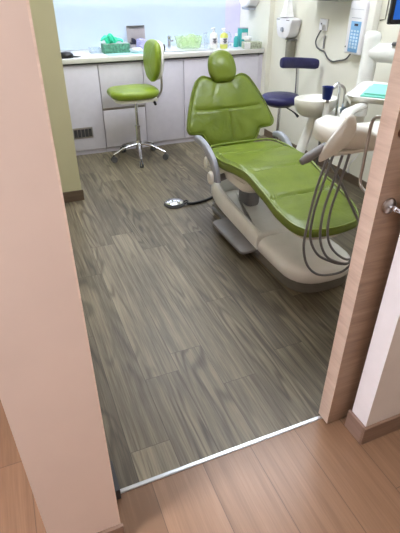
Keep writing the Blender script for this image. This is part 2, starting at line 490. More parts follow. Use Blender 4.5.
# open carton behind
t = thing('open_carton', 'open grey cardboard box with raised lid and dark contents', 'box', (1.29, 4.8, ZT))
b = tray_box(1.225, 1.41, 4.75, 4.87, ZT+.001, .05, .003)
obj('carton', b, 'card', t)
b = box(B(), 1.225, 1.41, 4.868, 4.872, ZT+.05, ZT+.205, .001); rot(b, -.12, 'X', (1.29, 4.87, ZT+.05))
obj('lid', b, 'card', t)
b = box(B(), 1.23, 1.405, 4.846, 4.871, ZT+.193, ZT+.203, .001); rot(b, -.12, 'X', (1.29, 4.87, ZT+.05))
obj('flap', b, 'grey_dark', t, label='dark folded edge of lid')
b = B()
for i in range(8):
    x = 1.238+i*.0205
    box(b, x, x+.016, 4.765, 4.85, ZT+.006, ZT+.062+.012*((i*3) % 4), .003, rz=.1*((i % 3)-1))
single(obj('wrapped_packet', b, 'dark_in'), 'dark navy packets standing inside the open grey carton', 'packet')
# crumpled cloths
def crumple(cx, cy, z, rx, ry, h, seed):
    rnd = random.Random(seed); b = B(); bmesh.ops.create_icosphere(b, subdivisions=4, radius=1)
    ph = [(rnd.uniform(3, 9), rnd.uniform(3, 9), rnd.uniform(3, 9), rnd.uniform(0, 6)) for _ in range(6)]
    for v in b.verts:
        c = v.co.copy(); d = 1+sum(.07*math.sin(a*c.x+bb*c.y+cc*c.z+p) for a, bb, cc, p in ph)
        v.co = Vector((cx+c.x*rx*d, cy+c.y*ry*d, z+max(0.0, (c.z*.5+.5)*h*d)))
    return b
single(obj('crumpled_cloth', crumple(1.222, 4.545, ZT+.001, .06, .045, .045, 3), 'cloth_white'), 'crumpled white tissue in front of the open carton', 'cloth')
single(obj('folded_cloth', crumple(1.315, 4.67, ZT+.001, .055, .05, .10, 5), 'cloth_violet'), 'crumpled pale violet bag beside the open carton', 'bag')
single(obj('paper_sheet', box(B(), .93, 1.27, 4.455, 4.56, ZT+.001, ZT+.006, .001), 'pad_blue'), 'flat pale aqua sheet in front of the glove box', 'sheet')
t = thing('small_jar', 'small black jar behind the green stool backrest', 'jar', (1.50, 4.60, ZT))
obj('body', lathe(B(), [(0, 0), (.022, 0), (.024, .01), (.024, .035), (.02, .042), (0, .042)], (1.50, 4.60, ZT+.001)), 'black', t)
obj('lid', lathe(B(), [(0, .043), (.02, .043), (.02, .056), (0, .058)], (1.50, 4.60, ZT+.001)), 'grey_dark', t)
# sink and tap
t = thing('sink', 'white inset sink rim between the tap and the green basket', 'sink', (1.74, 4.72, ZT))
out = rrect(1.56, 1.93, 4.50, 4.62, .03); 
b = loft(B(), [[Vector((u, v, ZT+.001)) for u, v in rrect(1.50, 2.0, 4.46, 4.90, .05)], [Vector((u, v, ZT+.006)) for u, v in rrect(1.505, 1.995, 4.465, 4.895, .048)],
              [Vector((u, v, ZT+.006)) for u, v in rrect(1.525, 1.975, 4.485, 4.875, .045)], [Vector((u, v, ZT+.002)) for u, v in rrect(1.53, 1.97, 4.49, 4.87, .045)]], False, True)
obj('rim', b, 'alu', t)
obj('basin', box(B(), 1.532, 1.968, 4.492, 4.868, ZT+.0005, ZT+.002), 'worktop', t)
t = thing('tap', 'chrome single lever tap behind the sink', 'tap', (1.60, 4.70, ZT))
b = cyl(B(), (1.60, 4.70, ZT+.007), (1.60, 4.70, ZT+.115), .014)
box(b, 1.588, 1.612, 4.60, 4.705, ZT+.075, ZT+.092, .004)
obj('body', b, 'chrome', t)
obj('lever', rot(box(B(), 1.594, 1.606, 4.64, 4.71, ZT+.117, ZT+.125, .003), .15, 'X', (1.6, 4.7, ZT+.12)), 'chrome', t)
# translucent green basket
b = B(); rings = []
for z, s in ((.003, .80), (.003, .86), (.095, 1.0), (.105, 1.04), (.105, .98), (.09, .96), (.010, .82)):
    rings.append([Vector((1.795+(u-1.795)*s, 4.67+(v-4.67)*s, ZT+.006+z)) for u, v in rrect(1.665, 1.925, 4.585, 4.755, .05)])
loft(b, rings)
t = thing('plastic_basket', 'translucent lime green basket standing in the sink', 'basket', (1.795, 4.67, ZT))
obj('bowl', b, 'clear_green', t)
single(obj('crumpled_wrap', crumple(1.80, 4.67, ZT+.026, .085, .05, .085, 11), 'clear_green'), 'pale green crumpled wrap inside the lime basket', 'wrap')

def bottle(name, label, x, y, r, h, mat, neck, pump=True, lab=True, group='bottles beside the sink'):
    t = thing(name, label, 'bottle', (x, y, ZT), group); z = ZT+.001
    obj('body', lathe(B(), [(0, 0), (r*.92, 0), (r, .006), (r, h*.78), (r*.85, h*.9), (.011, h), (0, h)], (x, y, z), 24, sy=.8), mat, t)
    if pump:
        p = obj('pump', lathe(B(), [(0, h), (.012, h), (.012, h+.014), (.005, h+.016), (.005, h+.03), (0, h+.03)], (x, y, z), 16), neck, t)
        b = tube(B(), [(x+.012, y, z+h+.033), (x, y, z+h+.034), (x-.032, y-.006, z+h+.030)], .0055, 8, 3); obj('nozzle', b, neck, p)
    else:
        obj('cap', lathe(B(), [(0, h), (.013, h), (.013, h+.02), (0, h+.022)], (x, y, z), 16), neck, t)
    if lab:
        q = obj('label', lathe(B(), [(r*1.005, h*.28), (r*1.02, h*.28), (r*1.02, h*.68), (r*1.005, h*.68)], (x, y, z), 24, sy=.8), 'label', t)
        b = B()
        for i, (w, zz) in enumerate(((.55, .60), (.35, .53), (.5, .44), (.3, .37))):
            box(b, x-r*w, x+r*w*.8, y-r*.84-.0015, y-r*.5, z+h*zz-.003, z+h*zz+.004)
        obj('print', b, 'ink', q)
    return t
bottle('clear_bottle', 'slim clear bottle left of the white pump bottle', 1.955, 4.60, .020, .105, 'clear', 'clear', lab=False)
bottle('pump_bottle', 'white pump bottle with dark printed label', 2.015, 4.55, .040, .150, 'shell', 'white')
bottle('pump_bottle', 'yellow pump bottle with clear pump right of the white one', 2.125, 4.545, .041, .142, 'yellow', 'white')
# clear upright disc holder
t = thing('cotton_dispenser', 'round clear plastic holder between yellow bottle and teal carton', 'holder', (2.27, 4.68, ZT))
obj('base', box(B(), 2.18, 2.275, 4.67, 4.73, ZT+.001, ZT+.02, .004), 'clear', t)
obj('disc', lathe(B(), [(0, -.014), (.052, -.014), (.058, 0), (.052, .014), (0, .014)], (2.228, 4.70, ZT+.080), 28, 'Y'), 'clear', t)
t = thing('teal_carton', 'tall teal carton standing in the right corner of the worktop', 'carton', (2.39, 4.6, ZT))
obj('carton', box(B(), 2.33, 2.41, 4.58, 4.66, ZT+.001, ZT+.165, .002), 'teal', t)
q = obj('label', box(B(), 2.34, 2.40, 4.577, 4.5797, ZT+.07, ZT+.13), 'label', t)
obj('lid', box(B(), 2.328, 2.412, 4.578, 4.662, ZT+.166, ZT+.173, .002), 'grey_blue', t)
t = thing('teal_bottle', 'short teal plastic bottle leaning side by side with the tall teal carton', 'bottle', (2.335, 4.6, ZT), 'bottles beside the sink')
t['label'] = 'short teal bottle just left of the tall teal carton'
obj('body', lathe(B(), [(0, 0), (.024, 0), (.026, .006), (.026, .075), (.012, .10), (0, .10)], (2.288, 4.60, ZT+.001), 20), 'teal', t)
obj('cap', lathe(B(), [(0, .10), (.013, .10), (.013, .122), (0, .122)], (2.288, 4.60, ZT+.001), 16), 'white', t)
t = thing('tissue_box', 'grey green patterned tissue box with white tissue poking out', 'box', (2.36, 4.4, ZT))
b = box(B(), 2.29, 2.475, 4.395, 4.485, ZT+.001, ZT+.062, .003, rz=-.12)
obj('carton', b, 'tissuebox', t)
obj('tissue', crumple(2.335, 4.44, ZT+.064, .04, .022, .045, 21), 'tissue', t)
b = box(B(), 2.283, 2.345, 4.392, 4.4, ZT+.003, ZT+.06, .002, rz=-.12); obj('label', b, 'tissue', t)

# ------------------------------------------------------------------ right wall fittings
t = thing('roll_dispenser', 'round white jumbo roll dispenser high in the right corner', 'dispenser', (2.5, 4.76, 1.2))
obj('housing', lathe(B(), [(0, -.115), (.12, -.115), (.135, -.10), (.135, 0), (0, 0)], (2.507, 4.68, 1.345), 36, 'X'), 'white', t)
obj('cutter', box(B(), 2.41, 2.49, 4.60, 4.74, 1.196, 1.216, .004), 'grey_blue', t)
t = thing('towel_dispenser', 'white wall dispenser with hanging paper towel above the blue stool', 'dispenser', (2.5, 4.05, 1.0))
out = [(3.87, 1.16), (4.10, 1.16), (4.105, 1.10), (4.085, 1.03), (4.04, 1.0), (3.94, 1.0), (3.89, 1.03), (3.865, 1.10)]
P = lambda u, v, h: (XR-.001-h, u, v)
obj('housing', prism(B(), outline2d(out, 5), P, 0, .11, .016), 'white', t)
b = loft(B(), [[Vector((XR-.07+dx, y, z)) for dx, y in ((-.05*w, 3.985-.05*w), (.03*w, 3.985-.055*w), (.05*w, 3.985), (.03*w, 3.985+.055*w), (-.05*w, 3.985+.05*w), (-.065*w, 3.985))] for z, w in ((1.172, 1.0), (1.21, .8), (1.26, .62), (1.30, .5), (1.33, .42))])
obj('paper_towel', b, 'tissue', t)
for yy in (3.885, 4.05):
    obj('slot', box(B(), XR-.114, XR-.1105, yy, yy+.05, 1.145, 1.15), 'grey_dark', t)
obj('knob', lathe(B(), [(0, -.012), (.018, -.012), (.02, 0), (0, 0)], (XR-.113, 3.985, 1.07), 20, 'X'), 'grey_blue', t)
t = thing('waste_chute', 'grey beige vertical tube under the towel dispenser', 'tube', (2.5, 4.02, .80))
obj('tube', box(B(), XR-.075, XR-.001, 3.90, 3.98, .78, .985, .02, seg=4), 'sensor_grey', t)
obj('cap', box(B(), XR-.078, XR-.001, 3.895, 3.985, .985, .993, .003), 'grey', t)
# shelf at the top edge of the view
t = thing('wall_shelf', 'olive beige wall shelf above the socket, at the top edge', 'shelf', (2.45, 3.4, 1.30))
obj('board', box(B(), XR-.2, XR-.001, 3.12, 3.66, 1.318, 1.35, .003), 'sensor_grey', t)
obj('panel', box(B(), XR-.02, XR-.001, 3.12, 3.66, 1.35, 1.75, .003), 'sensor_grey', t)
# socket with plug and cable
t = thing('wall_socket', 'white wall socket with plug on the ivory wall', 'socket', (2.55, 3.52, 1.14))
obj('plate', box(B(), XR-.012, XR-.001, 3.465, 3.575, 1.095, 1.18, .003), 'white', t)
obj('switch', box(B(), XR-.016, XR-.0122, 3.535, 3.55, 1.13, 1.148, .001), 'ink', t)
p = obj('plug', box(B(), XR-.045, XR-.0122, 3.485, 3.53, 1.10, 1.14, .006), 'white', t)
cab = [(XR-.034, 3.507, 1.099), (XR-.036, 3.53, 1.07), (XR-.022, 3.58, 1.01), (XR-.014, 3.565, .965), (XR-.012, 3.50, .948), (XR-.012, 3.455, .94), (XR-.012, 3.40, .90), (XR-.012, 3.33, .883), (XR-.012, 3.27, .895), (XR-.012, 3.17, .92), (XR-.030, 3.10, .966)]
single(obj('power_cable', tube(B(), cab, .006, 8, 6), 'grey_dark'), 'looping dark grey cable from the socket to the control box', 'cable')
single(obj('cable_stub', tube(B(), [(XR-.009, 3.475, 1.06), (XR-.009, 3.483, 1.02), (XR-.009, 3.478, .962)], .007, 8, 4), 'grey'), 'short straight grey cable cover below the socket', 'cable')
# x-ray control box
t = thing('control_box', 'tall white wall control box with blue keypad panel', 'control box', (2.5, 3.09, .98))
obj('housing', box(B(), XR-.075, XR-.001, 2.95, 3.13, .975, 1.325, .012, seg=3), 'white', t)
PX = XR-.0755
pn = obj('keypad', box(B(), PX-.0025, PX, 2.975, 3.085, .990, 1.195, .001), 'panel_blue', t, label='blue keypad panel')
obj('display', box(B(), PX-.004, PX-.0026, 3.005, 3.045, 1.165, 1.180), 'ink', pn)
b = B()
for r in range(6):
    for c in range(3):
        box(b, PX-.0038, PX-.0026, 2.985+c*.032, 2.985+c*.032+.022, 1.015+r*.022, 1.02+r*.021+.013, .0005)
obj('button', b, 'button', pn)
b = box(B(), XR-.077, XR-.0752, 2.985, 3.09, 1.215, 1.218); box(b, XR-.077, XR-.0752, 2.97, 3.11, 1.27, 1.272)
obj('groove', b, 'grey_blue', t)
obj('side_cover', box(B(), XR-.055, XR-.001, 2.88, 2.948, .955, 1.36, .008), 'cream', t)
obj('screw', cyl(B(), (XR-.077, 3.115, 1.02), (XR-.0755, 3.115, 1.02), .006), 'grey_dark', t)
single(obj('conduit', tube(B(), [(XR-.0045, 2.82, 1.40), (XR-.0045, 2.82, 1.22), (XR-.0045, 2.87, 1.21)], .004, 8, 1), 'sensor_grey'), 'thin conduit on the wall right of the control box', 'pipe')
t = thing('pull_cord', 'thin hanging white cord with small pull on the right wall', 'cord', (2.54, 2.83, .3))
obj('cord', tube(B(), [(XR-.01, 2.82, .40), (XR-.01, 2.83, .25), (XR-.012, 2.90, .15), (XR-.012, 2.905, .10)], .003, 6, 5), 'white', t)
obj('pull', cyl(B(), (XR-.013, 2.905, .075), (XR-.013, 2.905, .10), .007), 'white', t)

# ------------------------------------------------------------------ stools
def star_base(t, cx, cy, r, rot0, mat, hubz=.125):
    b = lathe(B(), [(0, hubz-.03), (.03, hubz-.03), (.032, hubz), (.026, hubz+.05), (0, hubz+.05)], (cx, cy, 0), 24)
    obj('hub', b, mat, t)
    for k in range(5):
        a = rot0+k*2*PI/5; c, s = math.cos(a), math.sin(a)
        b = tube(B(), [(cx+.02*c, cy+.02*s, hubz+.02), (cx+r*.5*c, cy+r*.5*s, hubz+.002), (cx+r*c, cy+r*s, hubz-.05)], .012, 10, 4, radii=[.018, .013, .010], flat=.75, up=(0, 0, 1))
        leg = obj('leg', b, mat, t)
        px, py = cx+r*c, cy+r*s
        b = cyl(B(), (px, py, hubz-.05), (px, py, .05), .006, 10)
        for q in (-.011, .011):
            ax = Vector((-s, c, 0)); p = Vector((px, py, .0285))
            cyl(b, p+ax*(q-.006), p+ax*(q+.006), .028, 20)
        obj('castor', b, 'grey_dark', leg, label='dark castor')

t = thing('operator_stool', 'lime green padded stool with backrest on chrome five-star castor base', 'stool', (1.07, 4.13, 0))
cx, cy = 1.07, 4.13
star_base(t, cx, cy, .255, math.radians(-102), 'chrome')
b = cyl(B(), (cx, cy, .14), (cx, cy, .30), .022); cyl(b, (cx, cy, .30), (cx, cy, .315), .026); cyl(b, (cx, cy, .31), (cx, cy, .545), .013)
obj('gas_lift', b, 'chrome', t)
out = outline2d([(-.22, 0), (-.215, -.10), (-.15, -.17), (0, -.19), (.13, -.175), (.205, -.11), (.22, 0), (.205, .11), (.13, .175), (0, .19), (-.15, .17), (-.215, .10)], 5)
obj('seat', pillow(B(), out, .075, lambda u, v, h: (cx-.02+u, cy-.02+v, .610+h+.06*u*u), .018), 'green_stool', t)
obj('seat_pan', prism(B(), [(u*.82+cx-.02, v*.82+cy-.02) for u, v in out], XY, .545, .571, .008), 'cream', t)
b = box(B(), 1.20, 1.27, cy-.035, cy+.02, .515, .548, .006); obj('mechanism', b, 'cream', t)
obj('adjustment_knob', cyl(B(), (1.235, cy-.036, .515), (1.235, cy-.065, .500), .012), 'black', t)
tube_b = tube(B(), [(1.20, cy, .535), (1.27, cy, .545), (1.315, cy, .60), (1.322, cy, .70), (1.315, cy, .80)], .011, 10, 5, flat=.5, up=(0, 1, 0))
obj('back_stem', tube_b, 'steel', t)
out = outline2d([(0, -.165), (.09, -.13), (.145, -.04), (.15, .06), (.115, .135), (0, .16), (-.115, .135), (-.15, .06), (-.145, -.04), (-.09, -.13)], 5)
def bplace(u, v, h):  # cushion faces -X, turned slightly to the corridor
    a = .10; x, y = -h, -u
    x += .5*u*u*-1.0
    return (1.250+x*math.cos(a)-y*math.sin(a)+.08*v, cy+.0+x*math.sin(a)+y*math.cos(a), .855+v*1.05)
obj('backrest', pillow(B(), out, .06, bplace, .015), 'green_stool', t)
def cplace(u, v, h):
    p = bplace(u*.93, v*.93, h-.043); return p
obj('back_shell', pillow(B(), out, .034, cplace, .0, .016), 'shell', t, label='white rear shell')

t = thing('assistant_stool', 'navy blue stool with narrow bar backrest on chrome stem beside the wall', 'stool', (2.19, 3.5, 0))
cx, cy = 2.19, 3.50
star_base(t, cx, cy, .24, math.radians(-60), 'chrome')
b = cyl(B(), (cx, cy, .14), (cx, cy, .30), .022); cyl(b, (cx, cy, .30), (cx, cy, .53), .014)
obj('gas_lift', b, 'chrome', t)
out = [(.175*math.cos(2*PI*i/40), .165*math.sin(2*PI*i/40)) for i in range(40)]
obj('seat', pillow(B(), out, .07, lambda u, v, h: (cx+u, cy+v, .583+h), .014), 'navy', t)
obj('seat_pan', lathe(B(), [(0, .528), (.10, .528), (.12, .545), (0, .545)], (cx, cy, 0), 28), 'grey_dark', t)
obj('lever', tube(B(), [(cx+.02, cy-.05, .525), (cx+.07, cy-.12, .49), (cx+.10, cy-.15, .455)], .007, 10, 4, radii=[.005, .006, .013]), 'black', t)
b = tube(B(), [(cx+.07, cy+.02, .535), (cx+.17, cy+.05, .538), (cx+.195, cy+.06, .60), (cx+.185, cy+.06, .76), (cx+.17, cy+.05, .85)], .017, 10, 5, flat=.4, up=(0, 1, 0))
obj('back_stem', b, 'chrome', t)
b = B(); rings = []
for i in range(19):
    s = i/18; u = -1+2*s
    rr = .043*(1-abs(u)**18*.2); X = cx+.135+.195*u; Y = cy-.005+.02*u; Z = .862-.018*u
    Y += -.03*(u*u)
    rings.append([Vector((X, Y+rr*.65*math.cos(2*PI*j/20), Z+rr*math.sin(2*PI*j/20))) for j in range(20)])
loft(b, rings)
obj('backrest', b, 'navy', t)

# ------------------------------------------------------------------ dental chair
CH = thing('dental_chair', 'large lime green dental chair with white plinth in the middle of the room', 'dental chair', (1.39, 2.45, 0))
# plinth
def plinth_rings(y0, y1, prof, wf, cxf, n=14):
    rings = []
    for i in range(n+1):
        y = y0+(y1-y0)*i/n; w = wf(y); c = cxf(y)
        rings.append([Vector((c+px*w, y, pz)) for px, pz in prof(y)])
    return rings
def stad(y0, y1, wr, wf, cr, cf, rr, n=14):
    """plinth outline: rear half width wr, front half width wf, rounded nose"""
    pts = []
    for i in range(n+1):          # front nose
        a = PI+PI*i/n; pts.append((cf+wf*math.copysign(abs(math.cos(a))**.75, math.cos(a)), y0+rr+rr*math.copysign(abs(math.sin(a))**.8, math.sin(a))))
    for i in range(n+1):
        a = PI*i/n; pts.append((cr+wr*math.cos(a), y1-.08+.08*math.sin(a)))
    # re-sample the two long sides
    out = []
    m = len(pts)
    for i in range(m):
        p, q = pts[i], pts[(i+1) % m]; L = math.hypot(q[0]-p[0], q[1]-p[1]); k = max(1, int(L/.06))
        for j in range(k): out.append((p[0]+(q[0]-p[0])*j/k, p[1]+(q[1]-p[1])*j/k))
    return out
O1 = stad(1.60, 2.84, .205, .215, 1.425, 1.425, .20)
def sc(o, d):
    r = []; n = len(o)
    for i in range(n):
        a, p, q = Vector((*o[i-1], 0)), Vector((*o[i], 0)), Vector((*o[(i+1) % n], 0))
        t = (q-a).normalized(); nn = Vector((-t.y, t.x, 0)); r.append((p.x+nn.x*d, p.y+nn.y*d))
    return r
b = loft(B(), [[Vector((u, v, z)) for u, v in sc(O1, d)] for d, z in ((.022, .0), (.016, .004), (.014, .03), (.014, .070))])
obj('plinth_skirt', b, 'skirt', CH, label='grey rubber skirt round the white plinth')
b = loft(B(), [[Vector((u, min(2.04, v), z)) for u, v in sc(O1, d)] for d, z in ((.006, .0705), (.0, .080), (.002, .115), (.010, .134), (.026, .148), (.050, .156), (.075, .160))])
obj('plinth_cover', b, 'shell', CH, label='white domed front plinth cover')
o2 = stad(2.046, 2.90, .208, .215, 1.425, 1.425, .01)
o2 = [(u+(.04*max(0, (v-2.55)/.3)**2 if u < 1.425 else 0), v) for u, v in o2]
def rise(v): return max(0, v-2.05)*.095
b = loft(B(), [[Vector((u, v, z+rise(v)*k)) for u, v in sc(o2, d)] for d, z, k in ((.004, .0705, .6), (.0, .080, .7), (.0, .134, .9), (.005, .152, 1), (.018, .164, 1), (.036, .165, 1), (.050, .155, 1), (.058, .125, .9), (.062, .10, .3))])
obj('plinth_rear', b, 'shell', CH, label='white rear plinth trough')
# lift housing
b = B(); rings = []
for z, w, ya, yb in ((.345, .12, 2.34, 2.74), (.352, .16, 2.28, 2.78), (.375, .20, 2.20, 2.84), (.40, .225, 2.17, 2.82), (.445, .225, 2.16, 2.78)):
    rings.append([Vector((u, v, z)) for u, v in rrect(1.40-w, 1.40+w, ya, yb, .07, 7)])
loft(b, rings)
obj('lift_housing', b, 'cream', CH)
obj('lift_column', box(B(), 1.38, 1.48, 2.50, 2.66, .12, .352, .03), 'grey', CH)
# seat cushion
def cxs(y): return 1.40-.05*max(0, min(1, (2.5-y)/.9))
def seatz(y):
    P = [(1.50, .438), (1.58, .450), (1.75, .480), (1.95, .515), (2.15, .545), (2.27, .545), (2.40, .530), (2.55, .528), (2.72, .535)]
    if y <= P[0][0]: return P[0][1]
    for (a, za), (c, zc) in zip(P, P[1:]):
        if y <= c:
            s = (y-a)/(c-a); s = s*s*(3-2*s)*.5+s*.5; return za+(zc-za)*s
    return P[-1][1]
hw = [(2.70, .17), (2.66, .245), (2.56, .272), (2.45, .275), (2.30, .258), (2.15, .230), (2.0, .222), (1.85, .222), (1.72, .218), (1.63, .195), (1.57, .15), (1.55, .08)]
L = [(cxs(y)-w, y) for y, w in hw]; Rr = [(cxs(y)+w, y) for y, w in reversed(hw)]
SO = outline2d(L+[(cxs(1.51), 1.543)]+Rr, 5)
def gseat(u, v):
    x = u-cxs(v)
    g = 0
    for yy, sl in ((2.50, .0), (2.14, .06), (1.86, .02)):
        dd = abs(v-yy-sl*abs(x)); g += .013*math.exp(-(dd/.010)**2)
    g += .004*math.sin(v*23+x*6)*math.exp(-((x)/.16)**2)
    g -= .014*(abs(x)/.25)**2*(1 if v > 2.2 else .3)
    return g
b = pillow(B(), SO, .062, lambda u, v, h: (u, v, seatz(v)-.036+h), .006, .0, gseat, 60, (1.375, 2.10))
sea = obj('seat_cushion', b, 'green', CH)
c0 = (1.375, 2.10)
pp = [(c0[0]+(u-c0[0])*.975, c0[1]+(v-c0[1])*.985, seatz(v)-.036+.030) for u, v in SO]
obj('piping', tube(B(), pp, .0055, 8, 1, True), 'green_light', sea, label='lighter green piping')
# seat frame below the cushion
hw2 = [(c0[0]+(u-c0[0])*.80, c0[1]+(v-c0[1])*.90) for u, v in SO]
b = loft(B(), [[Vector((u, v, seatz(v)-.098)) for u, v in hw2], [Vector((u, v, seatz(v)-.069)) for u, v in hw2]])
obj('seat_frame', b, 'cream', CH)
# backrest
LE = math.radians(28); BO = Vector((1.395, 2.775, .475))
bu, bv, bn = Vector((1, 0, 0)), Vector((0, math.sin(LE), math.cos(LE))), Vector((0, -math.cos(LE), math.sin(LE)))
half = [(0, .0), (.10, .002), (.165, .018), (.200, .062), (.222, .098), (.265, .104), (.308, .108), (.326, .138), (.318, .18), (.290, .265), (.256, .35), (.222, .420), (.19, .466), (.145, .486), (.09, .470), (0, .462)]
bo = half+[(-u, v) for u, v in reversed(half[1:-1])]
BOU = outline2d(bo, 4)
def bpl(u, v, h):
    wrap = .55*max(0, abs(u)-.10)**2     # side wings curve forward
    return BO+bu*u+bv*v+bn*(h+wrap-.02)
def gback(u, v):
    g = .011*math.exp(-((v-.255-.10*u*u)/.010)**2)
    if v < .26: g += .010*math.exp(-(u/.010)**2)*min(1, (.26-v)/.05)
    if .02 < v < .25: g -= .010*math.exp(-((abs(u)-.09)/.06)**2)
    for s in (-1, 1):   # creases running down from the neck
        dd = abs(u-s*(.03+(.49-v)*.45)); g += .006*math.exp(-(dd/.014)**2)*max(0, min(1, (v-.30)*8))
        dd = abs(u-s*(.02+(.25-v)*.25)); g += .005*math.exp(-(dd/.012)**2)*max(0, min(1, (.24-v)*8))
    return g
b = pillow(B(), BOU, .07, bpl, .012, .0, gback, 60, (0, .25))
bk = obj('backrest', b, 'green', CH)
pp = [bpl(u*.985, .25+(v-.25)*.985, .024) for u, v in BOU]
obj('piping', tube(B(), pp, .005, 8, 1, True), 'green', bk)
# rear shell of the backrest
b = pillow(B(), [(u*.9, .25+(v-.25)*.9) for u, v in BOU], .03, lambda u, v, h: bpl(u, v, h-.055), 0, .02, None, 14, (0, .25))
obj('back_shell', b, 'cream', CH)
# headrest
ho = outline2d([(a*1.06, b_) for a, b_ in [(0, -.103), (.064, -.094), (.092, -.05), (.094, .01), (.080, .060), (.050, .092), (0, .104), (-.050, .092), (-.080, .060), (-.094, .01), (-.092, -.05), (-.064, -.094)]], 5)
HO = BO+bu*.000+bv*.536+bn*.02
b = pillow(B(), ho, .075, lambda u, v, h: HO+bu*u+bv*v+bn*h, .016, .0)
obj('headrest', b, 'green', CH)
b = box(B(), -.025, .025, -.008, .008, .36, .60, .003)
for v in b.verts:
    v.co = BO+bu*v.co.x+bv*v.co.z+bn*(v.co.y-.085)
obj('headrest_bar', b, 'steel', CH)
# back support joint between seat and backrest
b = tube(B(), [(1.40, 2.60, .40), (1.40, 2.80, .40), (1.40, 2.90, .50), (1.40, 2.955, .66)], .05, 14, 5, flat=.5, up=(0, 1, 0))
obj('back_bracket', b, 'grey_blue', CH)
# armrests
def arm(s, pts, wid):
    b = B(); P = smooth(pts, 6); rings = []; m = len(P)
    for i, p in enumerate(P):
        d = (P[min(m-1, i+1)]-P[max(0, i-1)]).normalized(); nn = Vector((0, -d.z, d.y))
        t = i/(m-1); w = wid*(.62+.38*t); th = .019
        ring = []
        for j in range(14):
            a = 2*PI*j/14; ca, sa = math.cos(a), math.sin(a)
            ring.append(p+nn*w*math.copysign(abs(ca)**.6, ca)+Vector((th*math.copysign(abs(sa)**.6, sa), 0, 0)))
        rings.append(ring)
    loft(b, rings); return b
xa = 1.082
a1 = obj('armrest', arm(-1, [(xa+.01, 2.71, .580), (xa+.008, 2.65, .585), (xa+.01, 2.56, .565), (xa+.02, 2.48, .51), (xa+.025, 2.44, .45), (xa+.03, 2.43, .385)], .036), 'grey_blue', CH)
obj('hinge_cap', lathe(B(), [(0, -.022), (.026, -.020), (.034, -.008), (.034, 0), (0, 0)], (xa+.006, 2.455, .405), 24, 'X', 1.0, 1.3), 'cream', a1, label='cream hinge cap')
obj('release_button', lathe(B(), [(0, -.010), (.014, -.008), (.016, 0), (0, 0)], (xa-.006, 2.52, .485), 18, 'X', 1, 2.4), 'cream', a1)
b = tube(B(), [(xa+.03, 2.43, .40), (1.20, 2.47, .40), (1.26, 2.50, .41)], .022, 12, 4); obj('arm_bracket', b, 'grey', CH)
xb = 1.715
obj('armrest', arm(1, [(xb-.02, 2.74, .535), (xb-.02, 2.70, .548), (xb-.02, 2.62, .54), (xb-.02, 2.55, .50), (xb-.02, 2.50, .45), (xb-.02, 2.48, .40)], .030), 'grey_blue', CH)
b = tube(B(), [(xb-.02, 2.46, .41), (1.65, 2.48, .40), (1.56, 2.50, .41)], .022, 12, 4); obj('arm_bracket', b, 'grey', CH)
# foot pedal plate on the left of the plinth
out = rrect(1.128, 1.262, 2.10, 2.56, .035)
obj('pedal', prism(B(), out, lambda u, v, h: (u-.010, v-.04, h+(u-1.13)*.1), .045, .066, .007), 'grey', CH, label='flat grey foot pedal')
b = box(B(), 1.216, 1.236, 2.03, 2.74, .042, .062, .005)
obj('pedal_hinge', b, 'grey', CH)

# foot control
t = thing('foot_control', 'round chrome foot control disc on the floor left of the chair', 'foot control', (1.02, 3.0, 0))
obj('base', lathe(B(), [(0, .002), (.075, .002), (.08, .008), (.076, .018), (0, .020)], (1.02, 3.0, 0), 36), 'grey_dark', t)
obj('disc', lathe(B(), [(0, .021), (.066, .021), (.070, .027), (.055, .036), (.022, .042), (0, .043)], (1.02, 3.0, 0), 36), 'chrome', t)
obj('guard', tube(B(), [(1.085, 2.99, .018), (1.115, 2.985, .026), (1.118, 2.965, .024), (1.085, 2.955, .018)], .006, 8, 4), 'black', t)
single(obj('floor_hose', tube(B(), [(1.108, 2.962, .012), (1.16, 2.95, .011), (1.24, 2.96, .011), (1.32, 2.99, .011), (1.385, 3.03, .018)], .010, 10, 6), 'black'), 'dark hose on the floor from foot control to the chair plinth', 'hose')

# ------------------------------------------------------------------ spittoon unit with post and arm
t = thing('spittoon_unit', 'white spittoon bowl on slanted white support right of the chair', 'spittoon', (1.95, 2.75, 0))
b = B(); rings = []
for z, s, sy_ in ((.640, .35, .4), (.645, .60, .62), (.675, .86, .86), (.715, .97, .97), (.752, 1.0, 1.0), (.760, .985, .985), (.752, .95, .94), (.725, .84, .82), (.695, .55, .55), (.690, .10, .10)):
    rings.append([Vector((1.990+.158*s*math.cos(2*PI*j/36), 2.72+.125*sy_*math.sin(2*PI*j/36), z)) for j in range(36)])
loft(b, rings)
obj('bowl', b, 'cream', t)
obj('body', box(B(), 2.02, 2.36, 2.60, 2.82, .50, .655, .03, seg=4), 'cream', t)
for (xx0, xx1, yy) in ((1.945, 1.80, 2.72),):
    b = B(); rings = []
    for s in [i/8 for i in range(9)]:
        x = 2.0+(1.80-2.0)*s; z = .642+(.03-.642)*s; w = .032+.014*s
        rings.append([Vector((x+w*math.cos(2*PI*j/16)*.8, 2.73+w*1.2*math.sin(2*PI*j/16), z)) for j in range(16)])
    loft(b, rings)
obj('support', b, 'cream', t)
obj('foot', lathe(B(), [(0, 0), (.11, 0), (.11, .02), (.07, .04), (0, .04)], (1.80, 2.73, 0), 28), 'grey', t)
obj('drain_hose', tube(B(), [(2.045, 2.70, .56), (2.03, 2.66, .40), (2.02, 2.67, .20), (2.0, 2.70, .02)], .009, 8, 5), 'grey_dark', t)
obj('cup_stand', cyl(B(), (1.985, 2.585, .58), (1.985, 2.585, .755), .026, 20, .018), 'shell', t)
obj('cup_bracket', box(B(), 1.975, 2.06, 2.58, 2.66, .575, .60, .005), 'cream', t)
obj('cup_sensor', cyl(B(), (1.985, 2.585, .756), (1.985, 2.585, .778), .012), 'steel', t)
